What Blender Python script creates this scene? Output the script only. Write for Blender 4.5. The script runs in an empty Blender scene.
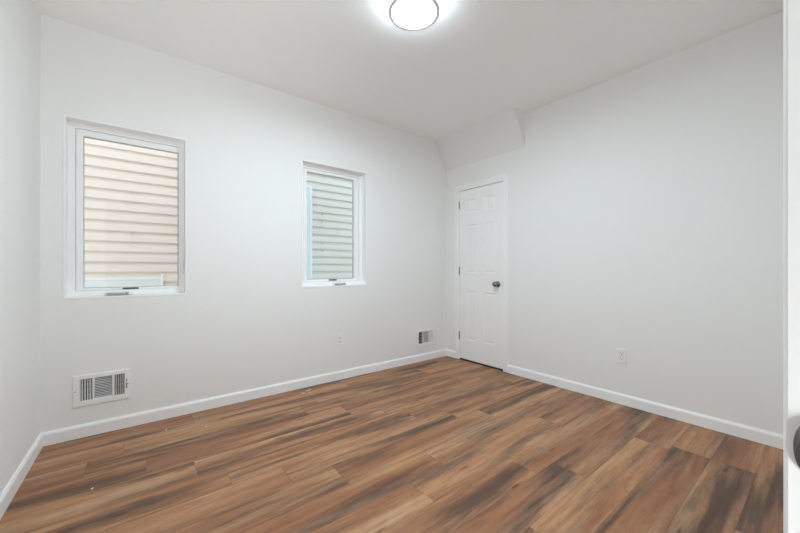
import bpy, bmesh, math, random
from mathutils import Vector, Matrix

scene = bpy.context.scene
COL = scene.collection

# ---------------------------------------------------------------- camera, world, lights, exposure
CAM_H = 1.08
cd = bpy.data.cameras.new('camera')
cd.sensor_fit = 'HORIZONTAL'
cd.sensor_width = 36.0
cd.lens = 36.0 * 338.5 / 800.0
cd.shift_y = 2.3 / 800.0
cd.clip_start = 0.01
cam = bpy.data.objects.new('camera', cd)
COL.objects.link(cam)
cam.location = (0, 0, CAM_H)
cam.rotation_euler = (math.pi / 2, 0, math.atan2(431.7, 338.5) - math.pi / 2)
scene.camera = cam

scene.view_settings.view_transform = 'Standard'
scene.view_settings.look = 'None'
scene.view_settings.gamma = 1.0
scene.view_settings.use_curve_mapping = False
scene.view_settings.exposure = 0.05

scene.cycles.max_bounces = 24
scene.cycles.diffuse_bounces = 20

SKY_STRENGTH = 1.9
LAMP_STRENGTH = 182.0
FILL_WATTS = 21.0

w = bpy.data.worlds.new('sky')
scene.world = w
w.use_nodes = True
bg = w.node_tree.nodes['Background']
bg.inputs[0].default_value = (0.95, 0.97, 1.0, 1)
bg.inputs[1].default_value = SKY_STRENGTH

# added fill light, unseen in the hallway, brightening ceiling and walls through the opening
hl = bpy.data.lights.new('hall_fill', 'AREA')
hl.shape = 'DISK'
hl.size = 0.45
hl.spread = math.radians(130)
hl.energy = FILL_WATTS
hl.color = (0.94, 0.985, 0.99)
hlo = bpy.data.objects.new('hall_fill', hl)
COL.objects.link(hlo)
hlo.location = (0.33, -0.72, 0.28)
hlo.rotation_euler = (math.radians(90 + 62), 0, -math.radians(14))

# ---------------------------------------------------------------- materials
def new_mat(name):
    m = bpy.data.materials.new(name)
    m.use_nodes = True
    nt = m.node_tree
    return m, nt, nt.nodes['Principled BSDF']

def N(nt, t, **kw):
    n = nt.nodes.new(t)
    for k, v in kw.items():
        setattr(n, k, v)
    return n

def paint(name, col, rough=0.55, bump=0.0, scale=120.0, vary=0.0, spec=0.5):
    m, nt, b = new_mat(name)
    b.inputs['Roughness'].default_value = rough
    b.inputs['Specular IOR Level'].default_value = spec
    b.inputs['Base Color'].default_value = (*col, 1)
    tc = N(nt, 'ShaderNodeTexCoord')
    if vary > 0:
        no = N(nt, 'ShaderNodeTexNoise')
        no.inputs['Scale'].default_value = 1.7
        no.inputs['Detail'].default_value = 4
        mx = N(nt, 'ShaderNodeMix', data_type='RGBA')
        mx.inputs['A'].default_value = (*[c * (1 - vary) for c in col], 1)
        mx.inputs['B'].default_value = (*[min(1, c * (1 + vary)) for c in col], 1)
        nt.links.new(tc.outputs['Object'], no.inputs['Vector'])
        nt.links.new(no.outputs['Fac'], mx.inputs['Factor'])
        nt.links.new(mx.outputs['Result'], b.inputs['Base Color'])
    if bump > 0:
        n2 = N(nt, 'ShaderNodeTexNoise')
        n2.inputs['Scale'].default_value = scale
        n2.inputs['Detail'].default_value = 3
        bp = N(nt, 'ShaderNodeBump')
        bp.inputs['Strength'].default_value = bump
        bp.inputs['Distance'].default_value = 0.001
        nt.links.new(tc.outputs['Object'], n2.inputs['Vector'])
        nt.links.new(n2.outputs['Fac'], bp.inputs['Height'])
        nt.links.new(bp.outputs['Normal'], b.inputs['Normal'])
    return m

def metal(name, col, rough=0.3):
    m, nt, b = new_mat(name)
    b.inputs['Base Color'].default_value = (*col, 1)
    b.inputs['Metallic'].default_value = 1.0
    tc = N(nt, 'ShaderNodeTexCoord')
    no = N(nt, 'ShaderNodeTexNoise')
    no.inputs['Scale'].default_value = 300
    mr = N(nt, 'ShaderNodeMapRange')
    mr.inputs['To Min'].default_value = rough * 0.85
    mr.inputs['To Max'].default_value = rough * 1.15
    nt.links.new(tc.outputs['Object'], no.inputs['Vector'])
    nt.links.new(no.outputs['Fac'], mr.inputs['Value'])
    nt.links.new(mr.outputs['Result'], b.inputs['Roughness'])
    return m

M = {}
M['wall'] = paint('wall_paint', (0.875, 0.877, 0.872), 0.6, 0.08, 160, 0.01, 0.3)
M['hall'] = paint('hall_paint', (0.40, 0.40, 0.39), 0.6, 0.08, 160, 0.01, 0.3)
M['ceil'] = paint('ceiling_paint', (0.935, 0.94, 0.94), 0.8, 0.05, 160, 0.01, 0.2)
M['trim'] = paint('trim_paint', (0.945, 0.945, 0.945), 0.35, 0.03, 60)
M['doorpaint'] = paint('door_paint', (0.935, 0.935, 0.935), 0.38, 0.05, 90)
M['vinyl'] = paint('white_vinyl', (0.94, 0.945, 0.95), 0.4)
M['plastic'] = paint('white_plastic', (0.90, 0.90, 0.89), 0.35)
M['register'] = paint('register_enamel', (0.90, 0.90, 0.89), 0.4)
M['duct'] = paint('duct_steel', (0.05, 0.05, 0.05), 0.6)
M['damper'] = paint('damper_steel', (0.22, 0.22, 0.22), 0.5)
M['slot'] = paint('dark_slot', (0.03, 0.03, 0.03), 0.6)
M['gasket'] = paint('dark_gasket', (0.06, 0.06, 0.07), 0.6)
M['bead'] = paint('glazing_bead', (0.45, 0.46, 0.47), 0.5)
M['handle'] = paint('crank_grey', (0.42, 0.42, 0.41), 0.35)
M['nickel'] = metal('satin_nickel', (0.26, 0.245, 0.225), 0.25)
M['hinge'] = metal('hinge_nickel', (0.34, 0.33, 0.32), 0.4)
M['ring'] = paint('lamp_ring_metal', (0.82, 0.82, 0.82), 0.4)
M['siding'] = paint('cream_siding', (0.77, 0.712, 0.65), 0.6, 0.15, 60, 0.03)
M['outtrim'] = paint('outside_white_trim', (0.84, 0.87, 0.89), 0.45)
M['outglass'] = paint('neighbour_pane', (0.74, 0.80, 0.81), 0.15)
M['stucco'] = paint('outside_wall', (0.26, 0.25, 0.24), 0.8, 0.2, 40, 0.05)
M['ground'] = paint('alley_concrete', (0.28, 0.27, 0.26), 0.9, 0.3, 20, 0.15)
M['scrap'] = paint('pale_scrap', (0.80, 0.68, 0.50), 0.7)
M['lint'] = paint('white_lint', (0.85, 0.83, 0.78), 0.8)

LAMP_COL = (0.82, 0.98, 1.065)
def emitter(name, k):
    m, nt, b = new_mat(name)
    b.inputs['Base Color'].default_value = (0.9, 0.9, 0.9, 1)
    b.inputs['Emission Color'].default_value = (*LAMP_COL, 1)
    b.inputs['Emission Strength'].default_value = LAMP_STRENGTH * k
    return m
M['diffuser'] = emitter('lamp_diffuser', 1.0)
M['diffuser_side'] = emitter('lamp_drum_side', 0.06)

def glass_mat(name, tint):
    m = bpy.data.materials.new(name)
    m.use_nodes = True
    nt = m.node_tree
    for n in list(nt.nodes):
        nt.nodes.remove(n)
    out = N(nt, 'ShaderNodeOutputMaterial')
    mix = N(nt, 'ShaderNodeMixShader')
    tr = N(nt, 'ShaderNodeBsdfTransparent')
    tr.inputs[0].default_value = (*tint, 1)
    gl = N(nt, 'ShaderNodeBsdfGlossy')
    gl.inputs['Roughness'].default_value = 0.02
    fr = N(nt, 'ShaderNodeFresnel')
    fr.inputs['IOR'].default_value = 1.5
    nt.links.new(fr.outputs[0], mix.inputs[0])
    nt.links.new(tr.outputs[0], mix.inputs[1])
    nt.links.new(gl.outputs[0], mix.inputs[2])
    nt.links.new(mix.outputs[0], out.inputs[0])
    return m
M['glass'] = glass_mat('window_glass', (0.95, 0.96, 0.96))
M['glass_cool'] = glass_mat('window_glass_cool', (0.86, 0.94, 0.97))  # bluish cast of light on the siding put into the right pane's tint

def floor_mat():
    m, nt, b = new_mat('vinyl_plank_wood')
    L = nt.links.new
    uv = N(nt, 'ShaderNodeUVMap', uv_map='plank')
    rn = N(nt, 'ShaderNodeUVMap', uv_map='rand')
    sx = N(nt, 'ShaderNodeSeparateXYZ'); L(uv.outputs[0], sx.inputs[0])
    sr = N(nt, 'ShaderNodeSeparateXYZ'); L(rn.outputs[0], sr.inputs[0])

    def mth(op, a, c=None):
        n = N(nt, 'ShaderNodeMath', operation=op)
        for i, q in enumerate((a, c)):
            if q is None: continue
            if isinstance(q, (int, float)): n.inputs[i].default_value = q
            else: L(q, n.inputs[i])
        return n.outputs[0]

    def coord(su, sv, off):
        c = N(nt, 'ShaderNodeCombineXYZ')
        L(mth('MULTIPLY', sx.outputs[0], su), c.inputs[0])
        L(mth('MULTIPLY', sx.outputs[1], sv), c.inputs[1])
        L(mth('MULTIPLY_ADD', sr.outputs[0], 37.0), c.inputs[2])
        n = c.inputs[2].links[0].from_node
        n.inputs[2].default_value = off
        return c.outputs[0]

    def noise(vec, detail, rough=0.5, dist=0.0):
        n = N(nt, 'ShaderNodeTexNoise')
        n.inputs['Scale'].default_value = 1.0
        n.inputs['Detail'].default_value = detail
        n.inputs['Roughness'].default_value = rough
        n.inputs['Distortion'].default_value = dist
        L(vec, n.inputs['Vector'])
        return n.outputs['Fac']

    def ramp(fac, stops):
        r = N(nt, 'ShaderNodeValToRGB')
        e = r.color_ramp.elements
        while len(e) < len(stops): e.new(0.5)
        for q, (p, c) in zip(e, stops):
            q.position = p; q.color = (*c, 1)
        L(fac, r.inputs[0])
        return r.outputs[0]

    def mix(fac, a, c, mode='MIX'):
        n = N(nt, 'ShaderNodeMix', data_type='RGBA', blend_type=mode)
        if isinstance(fac, (int, float)): n.inputs['Factor'].default_value = fac
        else: L(fac, n.inputs['Factor'])
        for s, q in (('A', a), ('B', c)):
            if isinstance(q, tuple): n.inputs[s].default_value = (*q, 1)
            else: L(q, n.inputs[s])
        return n.outputs['Result']

    # broad colour drift along each board: reddish brown <-> golden tan
    base = ramp(noise(coord(0.75, 8.0, 3.0), 4, 0.6, 0.35),
                [(0.32, FC['red']), (0.46, FC['mid']), (0.57, FC['tan']), (0.70, FC['pale'])])
    gy = ramp(noise(coord(0.8, 13.0, 23.0), 3, 0.5, 0.3), [(0.52, (0, 0, 0)), (0.68, (1, 1, 1))])
    base = mix(mth('MULTIPLY', gy, 0.38), base, FC['grey'])
    # dark heartwood bands stretched along the board
    dk = noise(coord(0.85, 8.5, 11.0), 6, 0.6, 0.28)
    dkf = ramp(dk, [(0.475, (0, 0, 0)), (0.625, (1, 1, 1))])
    # bands stronger on some boards
    amt = mth('MULTIPLY', dkf, mth('MULTIPLY_ADD', sr.outputs[1], 0.40))
    amt.node.inputs[1].links[0].from_node.inputs[2].default_value = 0.52
    c1 = mix(amt, base, FC['dark'])
    st = ramp(noise(coord(2.2, 48.0, 31.0), 4, 0.6, 0.3), [(0.36, (0.72, 0.69, 0.67)), (0.55, (1, 1, 1)), (0.7, (1.10, 1.10, 1.10))])
    c1 = mix(0.4, c1, st, 'MULTIPLY')
    # fine grain
    fg = noise(coord(5.0, 130.0, 5.0), 5, 0.65, 0.3)
    gr = ramp(fg, [(0.30, (0.66, 0.63, 0.61)), (0.52, (1, 1, 1)), (0.75, (1.12, 1.12, 1.12))])
    c2 = mix(0.55, c1, gr, 'MULTIPLY')
    # short flecks across the grain
    fl = ramp(noise(coord(14.0, 42.0, 41.0), 3, 0.6, 0.6), [(0.34, (0.80, 0.78, 0.76)), (0.5, (1, 1, 1)), (0.68, (1.08, 1.08, 1.08))])
    c2 = mix(0.6, c2, fl, 'MULTIPLY')
    # knots
    vo = N(nt, 'ShaderNodeTexVoronoi')
    vo.voronoi_dimensions = '2D'
    vo.inputs['Scale'].default_value = 1.0
    kc = N(nt, 'ShaderNodeCombineXYZ')
    L(mth('ADD', mth('MULTIPLY', sx.outputs[0], 1.0), mth('MULTIPLY', sr.outputs[0], 91.0)), kc.inputs[0])
    L(mth('ADD', mth('MULTIPLY', sx.outputs[1], 4.2), mth('MULTIPLY', sr.outputs[1], 57.0)), kc.inputs[1])
    L(kc.outputs[0], vo.inputs['Vector'])
    kn = ramp(vo.outputs['Distance'], [(0.010, (0.30, 0.22, 0.18)), (0.045, (1, 1, 1))])
    c3 = mix(0.7, c2, kn, 'MULTIPLY')
    # board to board brightness
    br = N(nt, 'ShaderNodeCombineXYZ')
    val = N(nt, 'ShaderNodeMapRange')
    L(sr.outputs[0], val.inputs['Value'])
    val.inputs['To Min'].default_value = 0.85
    val.inputs['To Max'].default_value = 1.02
    for i in range(3): L(val.outputs[0], br.inputs[i])
    c4 = mix(1.0, c3, br.outputs[0], 'MULTIPLY')
    L(c4, b.inputs['Base Color'])
    mr = N(nt, 'ShaderNodeMapRange')
    L(fg, mr.inputs['Value'])
    mr.inputs['To Min'].default_value = 0.40
    mr.inputs['To Max'].default_value = 0.54
    L(mr.outputs[0], b.inputs['Roughness'])
    bp = N(nt, 'ShaderNodeBump')
    bp.inputs['Strength'].default_value = 0.12
    bp.inputs['Distance'].default_value = 0.001
    L(fg, bp.inputs['Height'])
    L(bp.outputs[0], b.inputs['Normal'])
    b.inputs['Specular IOR Level'].default_value = 0.35
    return m
FC = dict(red=(0.290, 0.114, 0.053), mid=(0.385, 0.183, 0.090), tan=(0.490, 0.260, 0.130),
          pale=(0.55, 0.345, 0.212), dark=(0.088, 0.052, 0.036), grey=(0.40, 0.270, 0.195))
M['floor'] = floor_mat()
M['subfloor'] = paint('plank_gap', (0.10, 0.06, 0.04), 0.9)

# ---------------------------------------------------------------- helpers
def tag(o, label=None, cat=None, group=None, kind=None):
    if label: o['label'] = label
    if cat: o['category'] = cat
    if group: o['group'] = group
    if kind: o['kind'] = kind
    return o

def empty(name, loc, rz=0.0):
    o = bpy.data.objects.new(name, None)
    o.empty_display_size = 0.05
    COL.objects.link(o)
    o.location = loc
    o.rotation_euler = (0, 0, rz)
    return o

def obj(name, bm, mat, parent=None, smooth=False, bevel=0.0, segs=2, world=None):
    """link bm as one mesh object; when world is given, bm is in world space and is moved under that origin"""
    if world is not None:
        bmesh.ops.translate(bm, verts=bm.verts, vec=-Vector(world))
    bmesh.ops.recalc_face_normals(bm, faces=bm.faces)
    me = bpy.data.meshes.new(name)
    bm.to_mesh(me); bm.free()
    mats = mat if isinstance(mat, (list, tuple)) else [mat]
    for q in mats: me.materials.append(q)
    if smooth:
        for p in me.polygons: p.use_smooth = True
    o = bpy.data.objects.new(name, me)
    COL.objects.link(o)
    if parent: o.parent = parent
    if bevel > 0:
        bv = o.modifiers.new('bevel', 'BEVEL')
        bv.width = bevel; bv.segments = segs; bv.limit_method = 'ANGLE'
        bv.angle_limit = math.radians(40)
    return o

def box(bm, x0, x1, y0, y1, z0, z1, mi=0):
    vs = [bm.verts.new(p) for p in ((x0, y0, z0), (x1, y0, z0), (x1, y1, z0), (x0, y1, z0),
                                     (x0, y0, z1), (x1, y0, z1), (x1, y1, z1), (x0, y1, z1))]
    fs = []
    for f in ((0, 3, 2, 1), (4, 5, 6, 7), (0, 1, 5, 4), (1, 2, 6, 5), (2, 3, 7, 6), (3, 0, 4, 7)):
        q = bm.faces.new([vs[i] for i in f]); q.material_index = mi; fs.append(q)
    return vs

def B(*boxes):
    bm = bmesh.new()
    for q in boxes: box(bm, *q)
    return bm

def lathe(bm, prof, n=48, axis='Z', origin=(0, 0, 0), cap=True):
    """prof: (radius, height) list"""
    rings = []
    o = Vector(origin)
    for r, h in prof:
        ring = []
        for i in range(n):
            a = 2 * math.pi * i / n
            c, s = r * math.cos(a), r * math.sin(a)
            p = {'Z': (c, s, h), 'X': (h, c, s), 'Y': (c, h, s)}[axis]
            ring.append(bm.verts.new(o + Vector(p)))
        rings.append(ring)
    for a, c in zip(rings, rings[1:]):
        for i in range(n):
            bm.faces.new((a[i], a[(i + 1) % n], c[(i + 1) % n], c[i]))
    if cap:
        if prof[0][0] > 1e-6: bm.faces.new(rings[0])
        if prof[-1][0] > 1e-6: bm.faces.new(rings[-1])
    bmesh.ops.remove_doubles(bm, verts=bm.verts, dist=1e-6)

def slab_holes(u0, u1, v0, v1, t0, t1, holes, put, back=True):
    """solid panel in (u,v) between depths t0..t1 with rectangular through holes; put(u,v,t)->xyz"""
    bm = bmesh.new()
    us = sorted({u0, u1, *[q for h in holes for q in h[:2]]})
    vs = sorted({v0, v1, *[q for h in holes for q in h[2:4]]})
    def inside(i, j):
        if i < 0 or j < 0 or i >= len(us) - 1 or j >= len(vs) - 1: return True
        a, c = (us[i] + us[i + 1]) / 2, (vs[j] + vs[j + 1]) / 2
        return any(h[0] < a < h[1] and h[2] < c < h[3] for h in holes)
    cache = {}
    def V(i, j, t):
        k = (i, j, t)
        if k not in cache: cache[k] = bm.verts.new(put(us[i], vs[j], t))
        return cache[k]
    for i in range(len(us) - 1):
        for j in range(len(vs) - 1):
            if inside(i, j): continue
            bm.faces.new((V(i, j, t0), V(i + 1, j, t0), V(i + 1, j + 1, t0), V(i, j + 1, t0)))
            bm.faces.new((V(i, j, t1), V(i, j + 1, t1), V(i + 1, j + 1, t1), V(i + 1, j, t1)))
            for di, dj, e in ((-1, 0, ((0, 0), (0, 1))), (1, 0, ((1, 0), (1, 1))), (0, -1, ((0, 0), (1, 0))), (0, 1, ((0, 1), (1, 1)))):
                if inside(i + di, j + dj):
                    (a, c), (d, f) = e
                    bm.faces.new((V(i + a, j + c, t0), V(i + d, j + f, t0), V(i + d, j + f, t1), V(i + a, j + c, t1)))
    return bm

# ---------------------------------------------------------------- room dimensions
H = 2.63
XL, XB = -0.45, 3.06          # left wall (at the far corner), right wall
YA, YO = 2.968, 3.12          # window wall inside / outside
YN, YH = 0.015, -0.11         # near wall room side / hall side
SK = 0.022                    # the left wall runs slightly out of square
def xl(y): return XL - SK * (YA - y)

W1 = (-0.352, 0.309, 0.887, 2.048)
W2 = (1.192, 1.891, 0.906, 2.076)
V1 = (-0.308, -0.026, 0.199, 0.397)
V2 = (2.566, 2.846, 0.171, 0.368)
DY0, DY1, DZ = 2.141, 2.744, 2.003        # closet door slab
JX0, JX1, JZ = -0.33, 0.53, 2.04          # entrance opening, between the jambs

# ---------------------------------------------------------------- structure
def duct_hole(v): return (v[0] + 0.026, v[1] - 0.015, v[2] + 0.026, v[3] - 0.022)
bm = slab_holes(XL - 0.15, XB + 0.15, 0.0, H, YA, YO, [W1, W2, duct_hole(V1), duct_hole(V2)], lambda u, v, t: (u, t, v))
tag(obj('wall_back', bm, M['wall']), 'white painted wall holding the two small windows', 'wall', kind='structure')

# right wall with the closet door recess
hole = (DY0 - 0.012, DY1 + 0.012, -0.02, DZ + 0.012)
bm = slab_holes(YH, YA, 0.0, H, XB, XB + 0.15, [(hole[0], hole[1], 0.0, hole[3])], lambda u, v, t: (t, u, v))
box(bm, XB + 0.13, XB + 0.148, hole[0], hole[1], 0.0, hole[3])
tag(obj('wall_right', bm, M['wall']), 'white painted wall holding the closed panel door', 'wall', kind='structure')

bm = bmesh.new()
y0, y1 = YH, YA
vs = []
for z in (0.0, H):
    vs.append([bm.verts.new(p) for p in ((xl(y0), y0, z), (xl(y1), y1, z), (xl(y1) - 0.12, y1, z), (xl(y0) - 0.12, y0, z))])
bm.faces.new(vs[0]); bm.faces.new(vs[1])
for i in range(4):
    bm.faces.new((vs[0][i], vs[0][(i + 1) % 4], vs[1][(i + 1) % 4], vs[1][i]))
tag(obj('wall_left', bm, M['wall']), 'bare white painted wall at the left edge of the photo', 'wall', kind='structure')

bm = slab_holes(xl(YN) + 0.002, XB, 0.0, H, YN, YH, [(JX0 - 0.018, JX1 + 0.018, 0.0, JZ + 0.018)], lambda u, v, t: (u, t, v))
tag(obj('wall_front', bm, M['wall']), 'white painted wall around the entrance opening', 'wall', kind='structure')

# hallway behind the opening
bm = B((-1.2, -1.1, -1.7, YH, 0, H), (1.6, 1.7, -1.7, YH, 0, H), (-1.2, 1.7, -1.8, -1.7, 0, H),
       (-1.1, xl(YN) - 0.12, YH - 0.1, YH, 0, H))
tag(obj('wall_hall', bm, M['hall']), 'grey hallway walls outside the entrance opening', 'wall', kind='structure')

bm = B((-1.2, XB + 0.15, -1.8, YO, H, H + 0.12))
tag(obj('ceiling', bm, M['ceil']), 'flat white painted ceiling', 'ceiling', kind='structure')

# sloped soffit in the far corner above the closet door
bm = bmesh.new()
ys, ye, xs, zs = 1.884, YA, 2.865, 2.293
prof = ((XB, zs), (XB, H), (xs, H))
a = [bm.verts.new((x, ys, z)) for x, z in prof]
c = [bm.verts.new((x, ye, z)) for x, z in prof]
bm.faces.new(a); bm.faces.new(c)
for i in range(3):
    bm.faces.new((a[i], a[(i + 1) % 3], c[(i + 1) % 3], c[i]))
tag(obj('ceiling_soffit', bm, M['wall']), 'sloping white soffit in the corner above the closed door', 'soffit', kind='structure')

# floor: rows of boards running along X, each board one quad of the single floor mesh
rnd = random.Random(11)
bm = bmesh.new()
uvl = bm.loops.layers.uv.new('plank')
rnl = bm.loops.layers.uv.new('rand')
PW, PL, GAP = 0.178, 1.22, 0.0004
known = {0: 2.575, 1: 2.575, 2: 1.30, 3: 1.836, 4: 0.45, 5: 1.094, 6: 1.345, 7: 0.85, 8: 0.63}
ylo = 0.246 - 12 * PW
row = -12
y = ylo
while y < YA + 0.02:
    ya, yb = max(y, -1.75), min(y + PW, YA + 0.02)
    st = known.get(row, rnd.uniform(0, PL))
    x = st - 4 * PL
    while x < XB + 0.16:
        xa, xb_ = max(x, -1.15), min(x + PL, XB + 0.14)
        if xb_ - xa > 0.002 and yb - ya > 0.002:
            r1, r2 = rnd.random(), rnd.random()
            f = bm.faces.new([bm.verts.new(p) for p in ((xa + GAP, ya + GAP, 0), (xb_ - GAP, ya + GAP, 0), (xb_ - GAP, yb - GAP, 0), (xa + GAP, yb - GAP, 0))])
            for lp in f.loops:
                lp[uvl].uv = (lp.vert.co.x - x, lp.vert.co.y - y)
                lp[rnl].uv = (r1, r2)
        x += PL
    y += PW; row += 1
box(bm, -1.15, XB + 0.14, -1.75, YA + 0.02, -0.06, -0.0015, 1)
tag(obj('floor', bm, [M['floor'], M['subfloor']]), 'brown wood-look plank floor', 'floor', kind='structure')

# baseboards
def baseboard(name, p0, p1, inward, label):
    """extruded profile from p0 to p1 along the foot of a wall, 'inward' points into the room"""
    p0, p1, n = Vector((*p0, 0)), Vector((*p1, 0)), Vector((*inward, 0)).normalized()
    prof = [(0, 0.0005), (0.013, 0.0005), (0.013, 0.064), (0.0115, 0.072), (0.007, 0.079), (0.0055, 0.083), (0, 0.083)]
    bm = bmesh.new()
    a = [bm.verts.new(p0 + n * t + Vector((0, 0, z))) for t, z in prof]
    c = [bm.verts.new(p1 + n * t + Vector((0, 0, z))) for t, z in prof]
    bm.faces.new(a); bm.faces.new(c)
    k = len(prof)
    for i in range(k):
        bm.faces.new((a[i], a[(i + 1) % k], c[(i + 1) % k], c[i]))
    tag(obj(name, bm, M['trim']), label, 'baseboard', kind='structure')
CW = 0.062
baseboard('baseboard_back', (XL, YA), (XB, YA), (0, -1), 'white baseboard along the window wall')
baseboard('baseboard_left', (xl(YN), YN), (xl(YA - 0.013), YA - 0.013), (1, 0), 'white baseboard along the left wall')
baseboard('baseboard_right', (XB, YN), (XB, DY0 - 0.005 - CW), (-1, 0), 'long white baseboard right of the panel door')
baseboard('baseboard_corner', (XB, DY1 + 0.005 + CW), (XB, YA - 0.013), (-1, 0), 'short white baseboard between panel door and corner')
baseboard('baseboard_front', (JX1 + 0.075, YN), (XB - 0.013, YN), (0, 1), 'white baseboard beside the entrance opening')

# ---------------------------------------------------------------- closet door (door_1)
d1 = tag(empty('door_1', (XB, (DY0 + DY1) / 2, 0)), 'closed white six-panel door under the soffit', 'door', kind='structure')
O1 = d1.location
# slab with moulded panels: front face grid, panels recessed then raised
SX = XB - 0.001
panels = []
for (a, c) in ((2.241, 2.385), (2.500, 2.644)):
    for (z0, z1) in ((0.250, 0.818), (1.030, 1.592), (1.730, 1.885)):
        panels.append((a, c, z0, z1))
bm = slab_holes(DY0, DY1, 0.020, DZ - 0.003, SX, SX + 0.035, panels, lambda u, v, t: (t, u, v))
for a, c, z0, z1 in panels:
    steps = [(0.0, 0.0), (0.010, 0.006), (0.018, 0.0065), (0.032, 0.0015)]
    rings = []
    for ins, dep in steps:
        rings.append([bm.verts.new((SX + dep, yy, zz)) for yy, zz in ((a + ins, z0 + ins), (c - ins, z0 + ins), (c - ins, z1 - ins), (a + ins, z1 - ins))])
    for p, q in zip(rings, rings[1:]):
        for i in range(4):
            bm.faces.new((p[i], p[(i + 1) % 4], q[(i + 1) % 4], q[i]))
    bm.faces.new(rings[-1])
bmesh.ops.remove_doubles(bm, verts=bm.verts, dist=1e-5)
obj('door_slab', bm, M['doorpaint'], d1, world=O1)
# jamb lining the recess
j = 0.009
bm = B((XB, XB + 0.128, DY1 + 0.003, DY1 + 0.0118, 0.0, DZ + 0.0118), (XB, XB + 0.128, DY0 - 0.0118, DY0 - 0.003, 0.0, DZ + 0.0118),
       (XB, XB + 0.128, DY0 - 0.003, DY1 + 0.003, DZ + 0.003, DZ + 0.0118))
obj('jamb', bm, M['trim'], d1, world=O1)
# casing, three boards with a stepped profile
def casing(name, parent, O, pts, xin):
    bm = bmesh.new()
    for q in pts: box(bm, *q)
    obj(name, bm, M['trim'], parent, bevel=0.003, world=O)
c0, c1 = DY0 - 0.005, DY1 + 0.005
for a, s in ((c0 - CW, 0), (c1, 1)):
    bm = bmesh.new()
    # inner thin band and outer thick band
    if s == 0:
        box(bm, XB - 0.010, XB, a + CW * 0.45, a + CW, 0.0005, DZ + 0.005 + CW * 0.55)
        box(bm, XB - 0.015, XB, a, a + CW * 0.45, 0.0005, DZ + 0.005 + CW)
    else:
        box(bm, XB - 0.010, XB, a, a + CW * 0.55, 0.0005, DZ + 0.005 + CW * 0.55)
        box(bm, XB - 0.015, XB, a + CW * 0.55, a + CW, 0.0005, DZ + 0.005 + CW)
    obj('casing', bm, M['trim'], d1, bevel=0.003, world=O1)
bm = bmesh.new()
box(bm, XB - 0.010, XB, c0, c1, DZ + 0.005, DZ + 0.005 + CW * 0.55)
box(bm, XB - 0.015, XB, c0 - CW * 0.55, c1 + CW * 0.55, DZ + 0.005 + CW * 0.55, DZ + 0.005 + CW)
obj('casing', bm, M['trim'], d1, bevel=0.003, world=O1)
obj('door_gap_strip', B((SX + 0.003, SX + 0.06, DY0 - 0.0028, DY1 + 0.0028, 0.0004, 0.013)), M['slot'], d1, world=O1)['label'] = 'dark strip under the door'  # near-black strip set into the gap under the door slab
# hinges at the far edge
for z in (1.835, 1.055, 0.285):
    bm = bmesh.new()
    lathe(bm, [(0.0065, -0.045), (0.0065, 0.045)], 16, 'Z', (SX - 0.006, DY1 + 0.001, z))
    lathe(bm, [(0.003, 0.045), (0.0045, 0.049), (0.0, 0.052)], 16, 'Z', (SX - 0.006, DY1 + 0.001, z))
    obj('hinge', bm, M['hinge'], d1, smooth=False, world=O1)['label'] = 'grey metal hinge'
# knob
KY, KZ = 2.206, 0.916
bm = bmesh.new()
lathe(bm, [(0.0, 0.0), (0.032, 0.0), (0.033, -0.003), (0.030, -0.007), (0.016, -0.010), (0.0115, -0.014), (0.0115, -0.030),
           (0.016, -0.034), (0.024, -0.039), (0.0285, -0.047), (0.029, -0.054), (0.026, -0.061), (0.018, -0.066), (0.0, -0.068)], 40, 'X', (SX, KY, KZ))
obj('door_knob', bm, M['nickel'], d1, smooth=True, world=O1)['label'] = 'round satin nickel door knob'
bm = B((SX - 0.002, SX + 0.02, DY0 - 0.0025, DY0 - 0.0004, KZ - 0.028, KZ + 0.028))
obj('latch_plate', bm, M['hinge'], d1, world=O1)

# ---------------------------------------------------------------- entrance opening at the right edge (door_2)
d2 = tag(empty('door_2', ((JX0 + JX1) / 2, (YN + YH) / 2, 0)), 'white entrance door frame at the right edge of the photo', 'door frame', kind='structure')
O2 = d2.location
for s in (0, 1):
    x = JX1 if s else JX0 - 0.018
    obj('jamb', B((x, x + 0.018, YH, YN, 0.0005, JZ + 0.018)), M['trim'], d2, world=O2)
    xc = JX1 + 0.0005 if s else JX0 - 0.0005 - 0.07
    bm = B((xc, xc + 0.07, YN, YN + 0.0162, 0.0005, JZ + 0.07))
    obj('casing', bm, M['trim'], d2, bevel=0.0035, segs=3, world=O2)
    sx = (JX1 - 0.011, JX1) if s else (JX0, JX0 + 0.011)
    obj('door_stop', B((*sx, YN - 0.085, YN - 0.05, 0.0005, JZ - 0.011)), M['trim'], d2, bevel=0.002, world=O2)
obj('jamb', B((JX0, JX1, YH, YN, JZ, JZ + 0.018)), M['trim'], d2, world=O2)
obj('casing', B((JX0 - 0.0005, JX1 + 0.0005, YN, YN + 0.0162, JZ + 0.0005, JZ + 0.07)), M['trim'], d2, bevel=0.0035, world=O2)
obj('door_stop', B((JX0, JX1, YN - 0.085, YN - 0.05, JZ - 0.011, JZ)), M['trim'], d2, bevel=0.002, world=O2)
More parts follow.
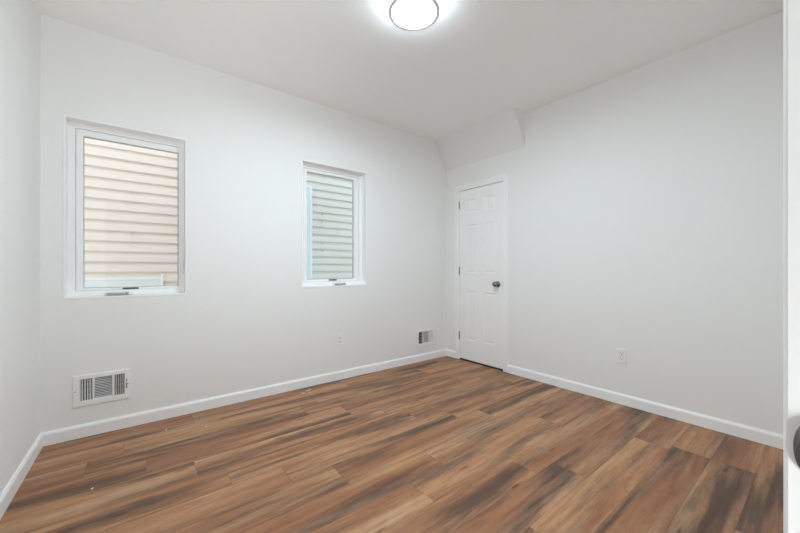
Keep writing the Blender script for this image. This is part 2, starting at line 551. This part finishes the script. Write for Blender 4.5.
# strike plate with a rounded lip that wraps towards the room
bm = bmesh.new()
SZ = 0.900
outl = []
for i in range(33):
    a = -math.pi / 2 + math.pi * i / 32
    outl.append((0.0125 + 0.0118 * math.cos(a), SZ + 0.0275 * math.sin(a)))
outl += [(-0.025, SZ + 0.0275), (-0.025, SZ - 0.0275)]
def lipx(yv): return JX1 - 0.0022 - (0.0012 * max(0, (yv - 0.012) / 0.012) ** 2)
fa = [bm.verts.new((lipx(p), p, z)) for p, z in outl]
fb = [bm.verts.new((JX1 - 0.0004, p, z)) for p, z in outl]
bm.faces.new(fa); bm.faces.new(fb)
for i in range(len(outl)):
    k = (i + 1) % len(outl)
    bm.faces.new((fa[i], fa[k], fb[k], fb[i]))
obj('strike_plate', bm, M['nickel'], d2, bevel=0.0009, world=O2)['label'] = 'rounded nickel strike plate'

# ---------------------------------------------------------------- windows
def window(name, w, glass, label, crank_x, slot_x, latch):
    x0, x1, z0, z1 = w
    gx0, gx1, gz0, gz1 = glass
    r = tag(empty(name, ((x0 + x1) / 2, YA, z0)), label, 'window', kind='structure')
    O = r.location
    put = lambda u, v, t: (u, t, v)
    T = 0.012
    e = 0.0005
    bm = slab_holes(x0 + e, x1 - e, z0 + e, z1 - e, YA - 0.002, 3.040, [(x0 + T, x1 - T, z0 + T, z1 - T)], put)
    obj('jamb_liner', bm, M['trim'], r, bevel=0.0015, world=O)
    F = 0.036
    bm = slab_holes(x0 + e, x1 - e, z0 + e, z1 - e, 3.040, 3.115, [(x0 + T + F, x1 - T - F, z0 + T + F, z1 - T - F)], put)
    obj('window_frame', bm, M['vinyl'], r, bevel=0.003, world=O)
    s0, s1, s2, s3 = x0 + T + F + 0.003, x1 - T - F - 0.003, z0 + T + F + 0.003, z1 - T - F - 0.003
    gx = [(gx0, gx1, gz0, gz1)]
    bm = slab_holes(s0, s1, s2, s3, 3.047, 3.09, gx, put)
    sash = obj('sash', bm, M['vinyl'], r, bevel=0.003, world=O)
    # glazing bead and dark gasket inside the sash
    bm = slab_holes(gx0 - e, gx1 + e, gz0 - e, gz1 + e, 3.0630, 3.0665, [(gx0 + 0.004, gx1 - 0.004, gz0 + 0.004, gz1 - 0.004)], put)
    obj('gasket', bm, M['bead'], sash, world=(0, 0, 0))
    sash.children[0].location = -Vector(O)
    bm = B((gx0 - e, gx1 + e, 3.0665, 3.0705, gz0 - e, gz1 + e))
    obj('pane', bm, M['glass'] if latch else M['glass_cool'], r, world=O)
    # crank operator: cover on the bottom of the frame, folded arm and knob
    c0, c1 = crank_x
    zc = z0 + T + 0.012
    bm = bmesh.new()
    box(bm, c0 - 0.01, c1 + 0.03, 3.026, 3.0395, z0 + T + 0.002, z0 + T + 0.024)
    op = obj('crank_operator', bm, M['vinyl'], r, bevel=0.004, world=O)
    bm = bmesh.new()
    box(bm, c0, c1, 3.008, 3.018, z0 + T + 0.005, z0 + T + 0.017)
    lathe(bm, [(0.0, 0), (0.009, 0.0), (0.010, 0.004), (0.008, 0.010)], 20, 'Y', (c1 - 0.006, 3.016, zc))
    lathe(bm, [(0.0, -0.012), (0.006, -0.011), (0.0065, -0.006), (0.005, 0.0), (0.0, 0.0)], 20, 'Y', (c0 + 0.007, 3.008, zc))
    a = obj('crank_handle', bm, M['handle'], r, bevel=0.002, world=O)
    a['label'] = 'grey folding crank handle'
    bm = B((slot_x[0], slot_x[1], 3.040, 3.0472, gz0 - 0.013, gz0 - 0.002))
    obj('operator_slot', bm, M['gasket'], r, world=O)
    if latch:
        lx, lz = latch
        bm = bmesh.new()
        box(bm, lx - 0.010, lx + 0.010, 3.033, 3.0395, lz - 0.045, lz + 0.045)
        box(bm, lx - 0.006, lx + 0.006, 3.016, 3.034, lz - 0.010, lz + 0.030)
        box(bm, lx - 0.007, lx + 0.007, 3.010, 3.018, lz - 0.055, lz + 0.032)
        obj('sash_lock', bm, M['vinyl'], r, bevel=0.004, world=O)
    return r
window('window_1', W1, (-0.266, 0.260, 0.951, 1.957), 'left white casement window, the larger one in the photo', (-0.150, -0.035), (-0.065, 0.022), (0.281, 1.11))
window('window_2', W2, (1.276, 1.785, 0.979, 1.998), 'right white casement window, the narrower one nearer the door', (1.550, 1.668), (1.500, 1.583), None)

# ---------------------------------------------------------------- ceiling lamp
LX, LY = 1.263, 1.480
lamp = tag(empty('ceiling_lamp', (LX, LY, H)), 'round white drum ceiling lamp, lit, with a thin metal rim', 'lamp')
OL = lamp.location
bm = bmesh.new()
lathe(bm, [(0.0, 0.0), (0.146, 0.0), (0.148, -0.004), (0.148, -0.014), (0.140, -0.016), (0.0, -0.016)], 72, 'Z', (LX, LY, H))
obj('base_pan', bm, M['trim'], lamp, smooth=False, world=OL)
bm = bmesh.new()
lathe(bm, [(0.1435, -0.016), (0.1435, -0.0735), (0.137, -0.0765)], 72, 'Z', (LX, LY, H), cap=False)
obj('drum', bm, M['diffuser_side'], lamp, smooth=False, world=OL)
bm = bmesh.new()
lathe(bm, [(0.137, -0.0765), (0.127, -0.0785), (0.115, -0.0800), (0.08, -0.0820), (0.0, -0.0830)], 72, 'Z', (LX, LY, H), cap=False)
obj('diffuser', bm, M['diffuser'], lamp, smooth=False, world=OL)
bm = bmesh.new()
lathe(bm, [(0.1440, -0.071), (0.1465, -0.071), (0.1465, -0.0845), (0.1270, -0.0845), (0.1270, -0.0790), (0.1440, -0.0745), (0.1440, -0.071)], 72, 'Z', (LX, LY, H), cap=False)
obj('rim', bm, M['ring'], lamp, smooth=False, world=OL)['label'] = 'thin silver metal rim'

# ---------------------------------------------------------------- wall registers
def register(v, label):
    x0, x1, z0, z1 = v
    W, Hh = x1 - x0, z1 - z0
    r = tag(empty('wall_register', ((x0 + x1) / 2, YA, z0)), label, 'vent', 'three-way air registers low on the window wall')
    O = r.location
    put = lambda u, q, t: (u, t, q)
    U = lambda f: x0 + f * W
    zb0, zb1 = z0 + 0.175 * Hh, z1 - 0.135 * Hh
    banks = ((U(0.115), U(0.335)), (U(0.365), U(0.675)), (U(0.712), U(0.905)))
    lev = (U(0.932), U(0.948), z0 + 0.35 * Hh, z0 + 0.66 * Hh)
    holes = [(a, c, zb0, zb1) for a, c in banks] + [lev]
    bm = slab_holes(x0, x1, z0, z1, YA - 0.008, YA - 0.0005, holes, put)
    obj('face_plate', bm, M['register'], r, bevel=0.0035, segs=2, world=O)
    h = duct_hole(v)
    bm = bmesh.new()
    k = 0.001
    a0, a1, b0, b1, dd = h[0] + k, h[1] - k, h[2] + k, h[3] - k, YA + 0.12
    box(bm, a0, a1, dd, dd + 0.003, b0, b1)
    box(bm, a0, a0 + 0.002, YA, dd, b0, b1); box(bm, a1 - 0.002, a1, YA, dd, b0, b1)
    box(bm, a0, a1, YA, dd, b0, b0 + 0.002); box(bm, a0, a1, YA, dd, b1 - 0.002, b1)
    obj('duct', bm, M['duct'], r, world=O)['label'] = 'dark duct behind the louvers'
    def slats(name, a, c, n, vertical, ang):
        bm = bmesh.new()
        wd, th = (0.0115 if vertical else 0.0095), 0.0011
        L0, L1 = (a, c) if vertical else (zb0, zb1)
        p = (L1 - L0) / n
        for i in range(n + 1):
            m = L0 + i * p
            if i == 0: m += 0.002
            if i == n: m -= 0.002
            s, co = math.sin(ang) * wd / 2, math.cos(ang) * wd / 2
            yc = YA - 0.0005 + 0.002
            quad = [(-s - th * math.cos(ang) / 2, -co), (-s + th * math.cos(ang) / 2, -co), (s + th * math.cos(ang) / 2, co), (s - th * math.cos(ang) / 2, co)]
            va, vb = [], []
            for dm, dy in quad:
                if vertical:
                    va.append(bm.verts.new((m + dm, yc + dy, zb0))); vb.append(bm.verts.new((m + dm, yc + dy, zb1)))
                else:
                    va.append(bm.verts.new((a, yc + dy, m + dm))); vb.append(bm.verts.new((c, yc + dy, m + dm)))
            bm.faces.new(va); bm.faces.new(vb)
            for q in range(4):
                bm.faces.new((va[q], va[(q + 1) % 4], vb[(q + 1) % 4], vb[q]))
        obj(name, bm, M['register'], r, world=O)
    slats('louver_bank', *banks[0], 5, True, math.radians(32))
    slats('louver_bank', *banks[1], 13, False, math.radians(18))
    slats('louver_bank', *banks[2], 5, True, math.radians(-32))
    bm = bmesh.new()
    for i in range(4):
        zz = zb0 + (i + 0.5) * (zb1 - zb0) / 4
        box(bm, a0 + 0.006, a1 - 0.006, YA + 0.045, YA + 0.053, zz - 0.004, zz + 0.004)
    obj('damper_blades', bm, M['damper'], r, world=O)
    lz = (lev[2] + lev[3]) / 2
    bm = B((lev[0] + 0.0006, lev[1] - 0.0006, YA - 0.018, YA + 0.006, lz + 0.004, lz + 0.018))
    obj('damper_lever', bm, M['register'], r, bevel=0.001, world=O)
    for xx in (U(0.04), U(0.965)):
        bm = bmesh.new()
        lathe(bm, [(0.0, -0.0105), (0.0025, -0.010), (0.0038, -0.0085), (0.0038, -0.007)], 16, 'Y', (xx, YA, (z0 + z1) / 2))
        obj('screw', bm, M['hinge'], r, world=O)
    return r
register(V1, 'white wall register low below the left window')
register(V2, 'white wall register low in the corner beside the panel door')

# ---------------------------------------------------------------- outlets
def outlet(loc, rz, label):
    r = tag(empty('wall_outlet', loc, rz), label, 'outlet', 'white duplex outlets on the walls')
    # local: x along the wall, -y out of the wall, z up
    bm = slab_holes(-0.035, 0.035, -0.0575, 0.0575, -0.0055, -0.0004, [(-0.0165, 0.0165, 0.0055, 0.034), (-0.0165, 0.0165, -0.034, -0.0055)], lambda u, v, t: (u, t, v))
    obj('cover_plate', bm, M['plastic'], r, bevel=0.002)
    for s in (1, -1):
        zc = 0.01975 * s
        bm = B((-0.016, 0.016, -0.0065, -0.0005, zc - 0.0138, zc + 0.0138))
        q = obj('receptacle', bm, M['plastic'], r, bevel=0.0015)
        bm = B((-0.0075, -0.0050, -0.0068, -0.0060, zc - 0.002, zc + 0.008), (0.0050, 0.0075, -0.0068, -0.0060, zc - 0.001, zc + 0.007))
        lathe(bm, [(0.0, -0.0068), (0.0028, -0.0068), (0.0028, -0.0060)], 14, 'Y', (0, 0, zc - 0.007))
        obj('slots', bm, M['slot'], q)
    bm = bmesh.new()
    lathe(bm, [(0.0, -0.007), (0.0028, -0.0065), (0.003, -0.0052)], 14, 'Y', (0, 0, 0))
    obj('screw', bm, M['hinge'], r)
outlet((1.577, YA, 0.388), 0.0, 'white outlet below the right window, above the baseboard')
outlet((XB, 1.034, 0.385), -math.pi / 2, 'white outlet on the right wall, right of the panel door')

# ---------------------------------------------------------------- scraps on the floor
def scrap(x, y, rz, l, wd, mat, label, cat, name, grp):
    r = random.Random(int(x * 1000) + int(y * 77))
    bm = bmesh.new()
    n = 7
    top, bot = [], []
    for i in range(n):
        t = i / (n - 1) - 0.5
        half = wd * 0.5 * (1 - (2 * t) ** 2 * 0.7) * r.uniform(0.8, 1.1)
        z = 0.0012 + 0.003 * (4 * t * t) * r.uniform(0.5, 1)
        off = 0.002 * math.sin(6 * t)
        top.append((bm.verts.new((t * l, half + off, z + 0.0012)), bm.verts.new((t * l, -half + off, z + 0.0010))))
        bot.append((bm.verts.new((t * l, half + off, z - 0.0008)), bm.verts.new((t * l, -half + off, z - 0.0009))))
    for i in range(n - 1):
        bm.faces.new((top[i][0], top[i + 1][0], top[i + 1][1], top[i][1]))
        bm.faces.new((bot[i][0], bot[i][1], bot[i + 1][1], bot[i + 1][0]))
        bm.faces.new((top[i][0], bot[i][0], bot[i + 1][0], top[i + 1][0]))
        bm.faces.new((top[i][1], top[i + 1][1], bot[i + 1][1], bot[i][1]))
    for i in (0, n - 1):
        bm.faces.new((top[i][0], top[i][1], bot[i][1], bot[i][0]))
    zmin = min(v.co.z for v in bm.verts)
    bmesh.ops.translate(bm, verts=bm.verts, vec=(0, 0, -zmin + 0.0002))
    o = obj(name, bm, mat)
    o.location = (x, y, 0); o.rotation_euler = (0, 0, rz)
    tag(o, label, cat, grp)
g = 'pale wood shavings on the floor'
scrap(1.215, 2.868, 0.15, 0.062, 0.010, M['scrap'], 'largest pale wood shaving on the floor near the window wall baseboard', 'shaving', 'wood_shaving', g)
scrap(1.150, 2.830, -0.2, 0.040, 0.007, M['scrap'], 'small pale wood shaving left of the largest shaving by the baseboard', 'shaving', 'wood_shaving', g)
scrap(1.200, 2.800, 0.9, 0.026, 0.006, M['scrap'], 'tiny pale wood shaving lying farthest from the baseboard', 'shaving', 'wood_shaving', g)
g = 'white specks of lint on the floor'
scrap(-0.164, 2.239, 0.4, 0.012, 0.008, M['lint'], 'white lint speck on the floor planks at the lower left', 'lint', 'lint_speck', g)
scrap(0.166, 2.752, 0.2, 0.010, 0.007, M['lint'], 'white lint speck on the floor, left of two near the window wall', 'lint', 'lint_speck', g)
scrap(0.384, 2.636, 0.8, 0.010, 0.006, M['lint'], 'white lint speck on the floor, right of two near the window wall', 'lint', 'lint_speck', g)

# ---------------------------------------------------------------- outside: the neighbouring house across the alley
NY = 4.37
bm = B((-6, 9, YO, NY + 0.3, -0.9, -0.7))
tag(obj('ground', bm, M['ground']), 'concrete alley between the houses', 'ground', kind='structure')
nb = tag(empty('neighbour_house', (1.0, NY, -0.7)), 'cream sided neighbouring house close outside both windows', 'building')
ON = nb.location
P = 0.1016
bm = bmesh.new()
k0 = int((-0.7 - 1.05) / P)
top = 5.0
prev = None
prof = []
k = k0
while 1.05 + k * P < top:
    z = 1.05 + k * P
    prof += [(NY + 0.006, z), (NY - 0.019, z - 0.001), (NY - 0.021, z + 0.005), (NY - 0.017, z + 0.050), (NY - 0.004, z + 0.072), (NY + 0.006, z + P - 0.004)]
    k += 1
va = [bm.verts.new((-4.5, yy, z)) for yy, z in prof]
vb = [bm.verts.new((7.5, yy, z)) for yy, z in prof]
for i in range(len(prof) - 1):
    bm.faces.new((va[i], va[i + 1], vb[i + 1], vb[i]))
for v in (va, vb):
    pass
ba = [bm.verts.new((-4.5, NY + 0.25, z)) for z in (prof[0][1], prof[-1][1])]
bb = [bm.verts.new((7.5, NY + 0.25, z)) for z in (prof[0][1], prof[-1][1])]
bm.faces.new((ba[0], bb[0], bb[1], ba[1]))
bm.faces.new((va[-1], ba[1], bb[1], vb[-1]))
obj('siding', bm, M['siding'], nb, world=ON)
# panel end laps
for xx, ks in ((-0.03, (2, 3, 6, 7)), (0.9, (0, 1, 4, 5, 8)), (2.05, (2, 3, 6, 7))):
    for kk in ks:
        z = 1.05 + kk * P
        obj('siding_joint', B((xx, xx + 0.003, NY - 0.0205, NY - 0.004, z + 0.004, z + P - 0.002)), M['siding'], nb, world=ON)
def neighbour_window(x0, x1, z0, z1, fw):
    put = lambda u, v, t: (u, t, v)
    bm = slab_holes(x0, x1, z0, z1, NY - 0.035, NY - 0.0212, [(x0 + fw, x1 - fw, z0 + fw, z1 - fw)], put)
    fr = obj('window_frame', bm, M['outtrim'], nb, bevel=0.003, world=ON)
    bm = B((x0 + fw, x1 - fw, NY - 0.030, NY - 0.024, z0 + fw, z1 - fw))
    q = obj('pane', bm, M['outglass'], fr, world=ON)
neighbour_window(-1.0, 0.238, -0.1, 0.993, 0.022)
neighbour_window(1.05, 1.893, 0.85, 2.20, 0.03)
obj('window_trim', B((0.212, 0.238, NY - 0.035, NY - 0.0212, 0.9935, 1.022)), M['outtrim'], nb, bevel=0.003, world=ON)
